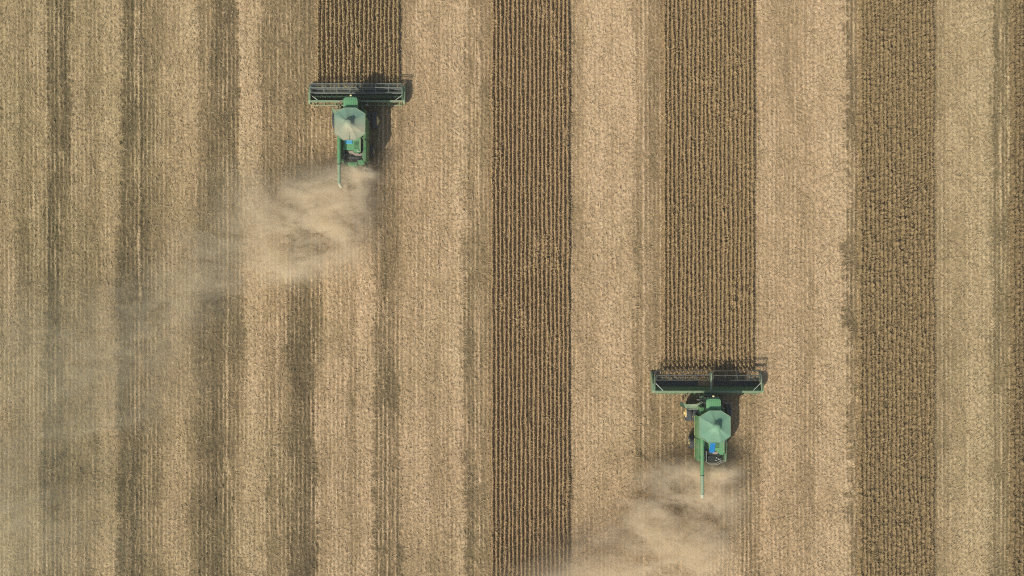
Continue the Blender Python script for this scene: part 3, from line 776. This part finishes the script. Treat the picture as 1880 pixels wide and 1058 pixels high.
def header(root, A):
    if A: xl, xr, yb, yf = -5.25, 5.50, 2.20, 4.05
    else: xl, xr, yb, yf = -6.20, 6.18, 2.42, 3.80
    h = MB()
    # trough: floor and sloped back sheet
    if A:
        h.prism([(yb + .12, .98), (yb + .20, .42), (yb + .40, .16), (yb + .95, .14), (yf - .05, .12), (yf - .05, .09), (yb + .35, .07), (yb + .06, .3)], xl + .14, xr - .14, 0, 'x')
    else:
        h.prism([(yb + .06, 1.18), (yb + .42, .62), (yb + .46, .30), (yf, .14), (yf, .09), (yb + .30, .2), (yb + .0, .5)], xl + .16, xr - .16, 0, 'x')
    hd = h.build('header', M['engine'] if A else M['green'], root)
    # top beam
    b = MB(); b.box(xl + .10, xr - .10, yb - .14, yb + .10, .985 if A else 1.19, 1.16 if A else 1.36, .04)
    b.build('back_beam', M['lgreen'], hd)
    b = MB(); b.tube([(xl + .3, yb - .34, .55), (xr - .3, yb - .34, .55)], .06, 8)
    nst = 9
    for k in range(nst):
        x = xl + .5 + (xr - xl - 1.0) * k / (nst - 1)
        b.box(x - .05, x + .05, yb - .36, yb - .143, .3, 1.0, .01)
    b.build('lower_frame', M['lgreen'], hd)
    # end dividers
    for s, xe in ((-1, xl), (1, xr)):
        e = MB()
        tip = yf + (.30 if A else .75)
        if A:
            pts = [(yb - .30, .45), (yb - .30, .95), (yb + .05, 1.2), (yb + 1.0, 1.15), (yf - .1, .85), (tip, .22), (tip, .1), (yb, .12)]
        else:
            pts = [(yb - .20, .4), (yb - .20, 1.2), (yb + .1, 1.40), (yb + .9, 1.25), (yf + .1, .8), (tip, .2), (tip, .1), (yb, .12)]
        e.prism(pts, xe - .09, xe + .09, .03, 'x')
        dv = e.build('end_divider', M['lgreen'], hd)
        e = MB(); q = xe - s * .02
        e.tube([(xe - s * .13, yb + .02, 1.30 if A else 1.46), (xe - s * .13, yf - .1, 1.02 if A else .95)], .035, 8)
        e.build('divider_rail', M['pgreen'], hd)
        e = MB()
        if A: e.tube([(xe - s * .25, yb + .62, 1.12), (xe - s * .95, yb + .12, 1.10)], .035, 8)
        else: e.tube([(xe - s * .20, yb + 1.00, 1.30), (xe - s * 1.10, yb + .10, 1.34)], .035, 8)
        e.build('brace', M['rail'], hd)
    # cutter bar with guards
    k_ = MB(); k_.box(xl + .12, xr - .12, yf + .003, yf + .06, .08, .13)
    n = int((xr - xl - .4) / .152)
    for i in range(n):
        x = xl + .2 + i * .152
        k_.prism([(x - .025, yf + .05), (x + .025, yf + .05), (x, yf + .20)], .09, .12)
    k_.build('cutter_bar', M['steel'], hd)

    if A:
        # cross auger: tube and two opposed screws
        a = MB(); ay, az, ar = yb + .56, .50, .20
        a.tube([(xl + .2, ay, az), (xr - .2, ay, az)], ar, 16)
        au = a.build('cross_auger', M['dgreen'], hd, True)
        for s in (-1, 1):
            f = MB(); x0 = xl + .25 if s < 0 else xr - .25; x1 = s * .75
            turns = abs(x1 - x0) / .58; seg = int(turns * 14)
            vs = []
            for i in range(seg + 1):
                u = i / seg; th = u * turns * 2 * math.pi * s; x = x0 + (x1 - x0) * u
                row = []
                for q in (ar + .003, ar + .13):
                    for e in (-.014, .014): row.append(f.bm.verts.new((x + e, ay + q * math.cos(th), az + q * math.sin(th))))
                vs.append(row)
            for p, q in zip(vs, vs[1:]):
                f.bm.faces.new((p[0], p[2], q[2], q[0])); f.bm.faces.new((p[1], q[1], q[3], p[3])); f.bm.faces.new((p[2], p[3], q[3], q[2]))
            f.build('auger_flight', M['green'], au)
        reels = [(xl + .22, xr - .22)]; cy, cz, rr, a0, mat, br = 3.60, 1.16, .55, 90, M['bat'], .030
    else:
        # draper belts each side of the feed opening, with slats, and the crop they carry
        for x0, x1 in ((xl + .18, -.95), (.95, xr - .18)):
            d = MB()
            d.prism([(yb + .48, .33), (yf - .06, .19), (yf - .06, .165), (yb + .48, .30)], x0, x1, 0, 'x')
            bt = d.build('draper_belt', M['belt'], hd)
            ns = int(abs(x1 - x0) / .6)
            for i in range(ns):
                x = x0 + .3 + i * .6
                d = MB(); d.prism([(yb + .50, .355), (yf - .1, .215), (yf - .1, .192), (yb + .50, .332)], x - .02, x + .02, 0, 'x')
                d.build('belt_slat', M['black'], bt)
        d = MB(); d.prism([(yb + .50, .40), (yf - .1, .27), (yf - .1, .15), (yb + .5, .24)], -.93, .93, .02, 'x'); d.build('feed_drum', M['chaffmat'], hd)
        reels = [(xl + .24, -.02 + .2), (.48, xr - .24)]; cy, cz, rr, a0, mat, br = 4.22, 1.20, .60, 84, M['dbat'], .032
        d = MB()
        d.prism([(yb - .12, 1.36), (yb + .2, 1.50), (cy + .35, cz + .32), (cy + .45, cz + .16), (cy, cz + .08), (yb - .12, 1.22)], .24, .42, .03, 'x')
        d.build('centre_arm', M['pgreen'], hd)
        # crop mat sliding over the knife
        r = np.random.default_rng(77)
        d = MB()
        for i in range(420):
            x = rng.uniform(xl + .5, xr - .5)
            if abs(x) > 4.6 and rng.random() < .5: continue
            y = rng.uniform(yf - .42, yf + .1); zz = .24 + rng.uniform(0, .1); an = rng.uniform(-1.2, 1.2); l = rng.uniform(.12, .3)
            dx, dy = math.sin(an) * l, math.cos(an) * l; w = .03
            d._add([(x, y, zz), (x + w, y, zz + .02), (x + dx + w, y + dy, zz + rng.uniform(0, .15)), (x + dx, y + dy, zz + .02)], [(0, 1, 2, 3)])
        d.build('cut_crop', M['chaffmat'], hd)['kind'] = 'stuff'
    if A:
        d = MB()
        for i in range(130):
            x = rng.uniform(xl + .3, xr - .3); y = rng.uniform(yb + .8, yf + .05); zz = .16 + rng.uniform(0, .12); an = rng.uniform(-1.4, 1.4); l = rng.uniform(.12, .32)
            dx, dy = math.sin(an) * l, math.cos(an) * l; w = .03
            d._add([(x, y, zz), (x + w, y, zz + .02), (x + dx + w, y + dy, zz + rng.uniform(0, .25)), (x + dx, y + dy, zz + .02)], [(0, 1, 2, 3)])
        d.build('cut_crop', M['chaffmat'], hd)['kind'] = 'stuff'
    # reel: six tined bats on hexagonal spiders about a central tube
    for (x0, x1) in reels:
        t = MB(); t.tube([(x0, cy, cz), (x1, cy, cz)], .07, 12); t.build('reel_tube', M['dbat'], hd, True)
        for k in range(6):
            an = R(a0 + 60 * k); by, bz = cy + rr * math.cos(an), cz + rr * math.sin(an)
            t = MB()
            t.box(x0, x1, by - br, by + br, bz - br * .6, bz + br * .6, .01)
            nt_ = int((x1 - x0) / .16)
            for i in range(nt_):
                x = x0 + .08 + i * .16
                t.box(x - .012, x + .012, by + .02, by + .045, bz - .26, bz)
            t.build('reel_bat', mat, hd)
        ns = max(2, int(round((x1 - x0) / 1.5)))
        for i in range(ns + 1):
            x = x0 + .03 + (x1 - x0 - .06) * i / ns
            t = MB()
            for k in range(6):
                p = [(x, cy + rr * .97 * math.cos(R(a0 + 60 * (k + j))), cz + rr * .97 * math.sin(R(a0 + 60 * (k + j)))) for j in (0, 1)]
                t.tube(p, .017, 6)
                t.tube([(x, cy, cz), p[0]], .012, 6)
            t.build('reel_spider', mat, hd)
    for s, xe in ((-1, xl), (1, xr)):
        t = MB()
        x = xe - s * .17
        t.tube([(x, yb + .05, 1.33 if A else 1.44), (x, cy - .2, cz + .18), (x, cy + .12, cz + .02)], [.05, .05, .045], 8)
        t.build('reel_arm', M['lgreen'], hd)

combine('A', (gx(656), gy(225), 0), 'green combine harvester with dusty beige tank cover, silver-barred reel and bent unloading spout')
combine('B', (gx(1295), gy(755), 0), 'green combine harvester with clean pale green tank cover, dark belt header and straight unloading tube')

# ------------------------------------------------------------------ dust raised behind the machines
def dust(name, label, blobs, hull, zt, colour, dens, seed, thresh):
    """hull: outline in photo pixels; blobs: photo x, y, height, spreads (px, px, m), turn, weight"""
    m, nt, out = new_mat(name + '_air')
    geo = N(nt, 'ShaderNodeNewGeometry'); pos = geo.outputs['Position']
    acc = None
    for (bx, by, bz, sx, sy, sz, turn, w) in blobs:
        mp = N(nt, 'ShaderNodeMapping', vector_type='TEXTURE')
        mp.inputs['Location'].default_value = (gx(bx), gy(by), bz)
        mp.inputs['Rotation'].default_value = (0, 0, R(turn))
        mp.inputs['Scale'].default_value = (sx / PX, sy / PX, sz)
        nt.links.new(pos, mp.inputs['Vector'])
        d = N(nt, 'ShaderNodeVectorMath', operation='DOT_PRODUCT')
        nt.links.new(mp.outputs[0], d.inputs[0]); nt.links.new(mp.outputs[0], d.inputs[1])
        g = math_(nt, 'MULTIPLY', math_(nt, 'EXPONENT', math_(nt, 'MULTIPLY', d.outputs['Value'], -1.0)), w)
        acc = g if acc is None else math_(nt, 'ADD', acc, g)
    # warped billows
    mp = N(nt, 'ShaderNodeMapping'); mp.inputs['Location'].default_value = (seed * 3.1, seed * 1.7, seed); mp.inputs['Rotation'].default_value = (0, 0, R(-40)); mp.inputs['Scale'].default_value = (.78, 1.25, .7)
    nt.links.new(pos, mp.inputs['Vector'])
    n1 = noise(nt, mp.outputs[0], .22, 4, .65); n1.inputs['Distortion'].default_value = 1.2
    n2 = noise(nt, mp.outputs[0], .75, 4, .68); n2.inputs['Distortion'].default_value = 1.6
    nn = math_(nt, 'ADD', math_(nt, 'MULTIPLY', n1.outputs['Fac'], .55), math_(nt, 'MULTIPLY', n2.outputs['Fac'], .45))
    nn = math_(nt, 'MULTIPLY', math_(nt, 'SUBTRACT', nn, thresh, True), 6.5)
    den = math_(nt, 'MULTIPLY', math_(nt, 'MULTIPLY', acc, nn), dens)
    pv = N(nt, 'ShaderNodeVolumePrincipled')
    sx = N(nt, 'ShaderNodeSeparateXYZ'); nt.links.new(pos, sx.inputs[0])
    far = math_(nt, 'MULTIPLY', math_(nt, 'SUBTRACT', -20.0, sx.outputs['X']), .035, True)   # the coarse chaff drops out, fine grey dust drifts on
    nt.links.new(mixc(nt, far, colour, (.97, .885, .62)), pv.inputs['Color'])
    pv.inputs['Anisotropy'].default_value = -0.45
    nt.links.new(den, pv.inputs['Density'])
    nt.links.new(pv.outputs[0], out.inputs['Volume'])
    m.cycles.volume_step_rate = 0.35
    b = MB(); b.prism([(gx(x), gy(y)) for x, y in hull], -.4, zt)
    o = b.build(name, m)
    tag(o, label, 'dust', 'dust clouds behind the combines', 'stuff')

dust('dust_cloud', 'pale dust drifting down-left from behind the left combine over the stubble',
     [(662, 322, 1.9, 20, 12, 1.2, 0, 9.0), (648, 362, 1.9, 30, 36, 1.5, 0, 2.2), (600, 345, 2.0, 62, 24, 1.7, 10, 1.5), (585, 405, 2.2, 62, 45, 2.0, 15, 1.9),
      (640, 430, 2.0, 34, 50, 1.6, 0, 1.0), (560, 480, 2.4, 80, 30, 2.0, 8, 1.3), (480, 420, 2.8, 60, 75, 2.2, 20, .55), (390, 500, 3.0, 60, 60, 2.4, 0, .42), (290, 590, 3.2, 110, 70, 2.6, 25, .30),
      (120, 650, 3.5, 130, 110, 3.0, 0, .17), (220, 740, 3.5, 160, 80, 3.0, 20, .13), (30, 930, 3.5, 110, 110, 3.0, 0, .26), (140, 960, 3.5, 120, 60, 3.0, 0, .12)],
     [(720, 285), (730, 420), (680, 560), (500, 700), (430, 900), (350, 1130), (-150, 1130), (-150, 480), (200, 420), (380, 310), (560, 270)], 9.0, (.985, .855, .61), .38, 5, .41)
dust('dust_cloud', 'pale dust billowing down-left from behind the right combine over the stubble',
     [(1304, 864, 1.8, 28, 12, 1.1, 0, 8.0), (1240, 864, 1.7, 55, 18, 1.4, 8, 1.6), (1292, 905, 1.8, 44, 32, 1.5, 0, 1.8), (1205, 935, 2.0, 48, 44, 1.7, 20, 2.0),
      (1235, 1000, 2.2, 62, 50, 1.9, 10, 1.3), (1130, 1015, 2.6, 75, 55, 2.1, 20, .9), (1010, 1075, 2.8, 100, 45, 2.4, 15, .6), (1285, 985, 1.9, 38, 55, 1.7, 0, .9)],
     [(1370, 830), (1400, 950), (1380, 1060), (1330, 1130), (850, 1130), (900, 1010), (1060, 900), (1130, 820), (1240, 815)], 8.0, (.985, .855, .61), .40, 12, .42)

# ------------------------------------------------------------------ the hazy summer air
def haze():
    m, nt, out = new_mat('summer_air')
    pv = N(nt, 'ShaderNodeVolumePrincipled')
    pv.inputs['Color'].default_value = (.86, .90, .80, 1); pv.inputs['Density'].default_value = HAZE
    nt.links.new(pv.outputs[0], out.inputs['Volume'])
    ex, ey = X2[-1] + 5, Y2[-1] + 5
    b = MB(); b.box(-ex, ex, -ey, ey, -1.2, CAMZ + 2)
    o = b.build('haze', m); tag(o, kind='stuff')
HAZE = 0.00030
if HAZE: haze()

# ------------------------------------------------------------------ light, sky, camera
SUN_EL, SUN_AZ = R(39), math.atan2(-.57, -.82)           # azimuth measured from +Y towards +X
to_sun = Vector((math.sin(SUN_AZ) * math.cos(SUN_EL), math.cos(SUN_AZ) * math.cos(SUN_EL), math.sin(SUN_EL)))
ld = bpy.data.lights.new('sun', 'SUN'); ld.energy = 4.5; ld.angle = R(.53); ld.color = (1.0, .93, .83)
so = bpy.data.objects.new('sun', ld); COL.objects.link(so)
so.rotation_euler = to_sun.to_track_quat('Z', 'Y').to_euler()
w = bpy.data.worlds.new('World'); scene.world = w; w.use_nodes = True
nt = w.node_tree; bg = nt.nodes['Background']
sky = nt.nodes.new('ShaderNodeTexSky'); sky.sky_type = 'NISHITA'; sky.sun_disc = False
sky.sun_elevation = SUN_EL; sky.sun_rotation = SUN_AZ % (2 * math.pi)
sky.air_density = 1.0; sky.dust_density = 2.0
nt.links.new(sky.outputs[0], bg.inputs[0]); bg.inputs[1].default_value = .10

cd = bpy.data.cameras.new('camera'); cam = bpy.data.objects.new('camera', cd); COL.objects.link(cam)
cam.location = (0, 0, CAMZ); cam.rotation_euler = (0, 0, 0)
cd.sensor_width = 36; cd.lens = 36 * CAMZ / (1880 / PX); cd.clip_end = 3000
scene.camera = cam

scene.view_settings.view_transform = 'Standard'; scene.view_settings.look = 'None'
scene.view_settings.exposure = 0.0; scene.view_settings.gamma = 1.0
cy = scene.cycles
cy.volume_bounces = 4; cy.max_bounces = 8; cy.diffuse_bounces = 3
cy.volume_max_steps = 256
cy.filter_width = 1.1
cy.use_denoising = False
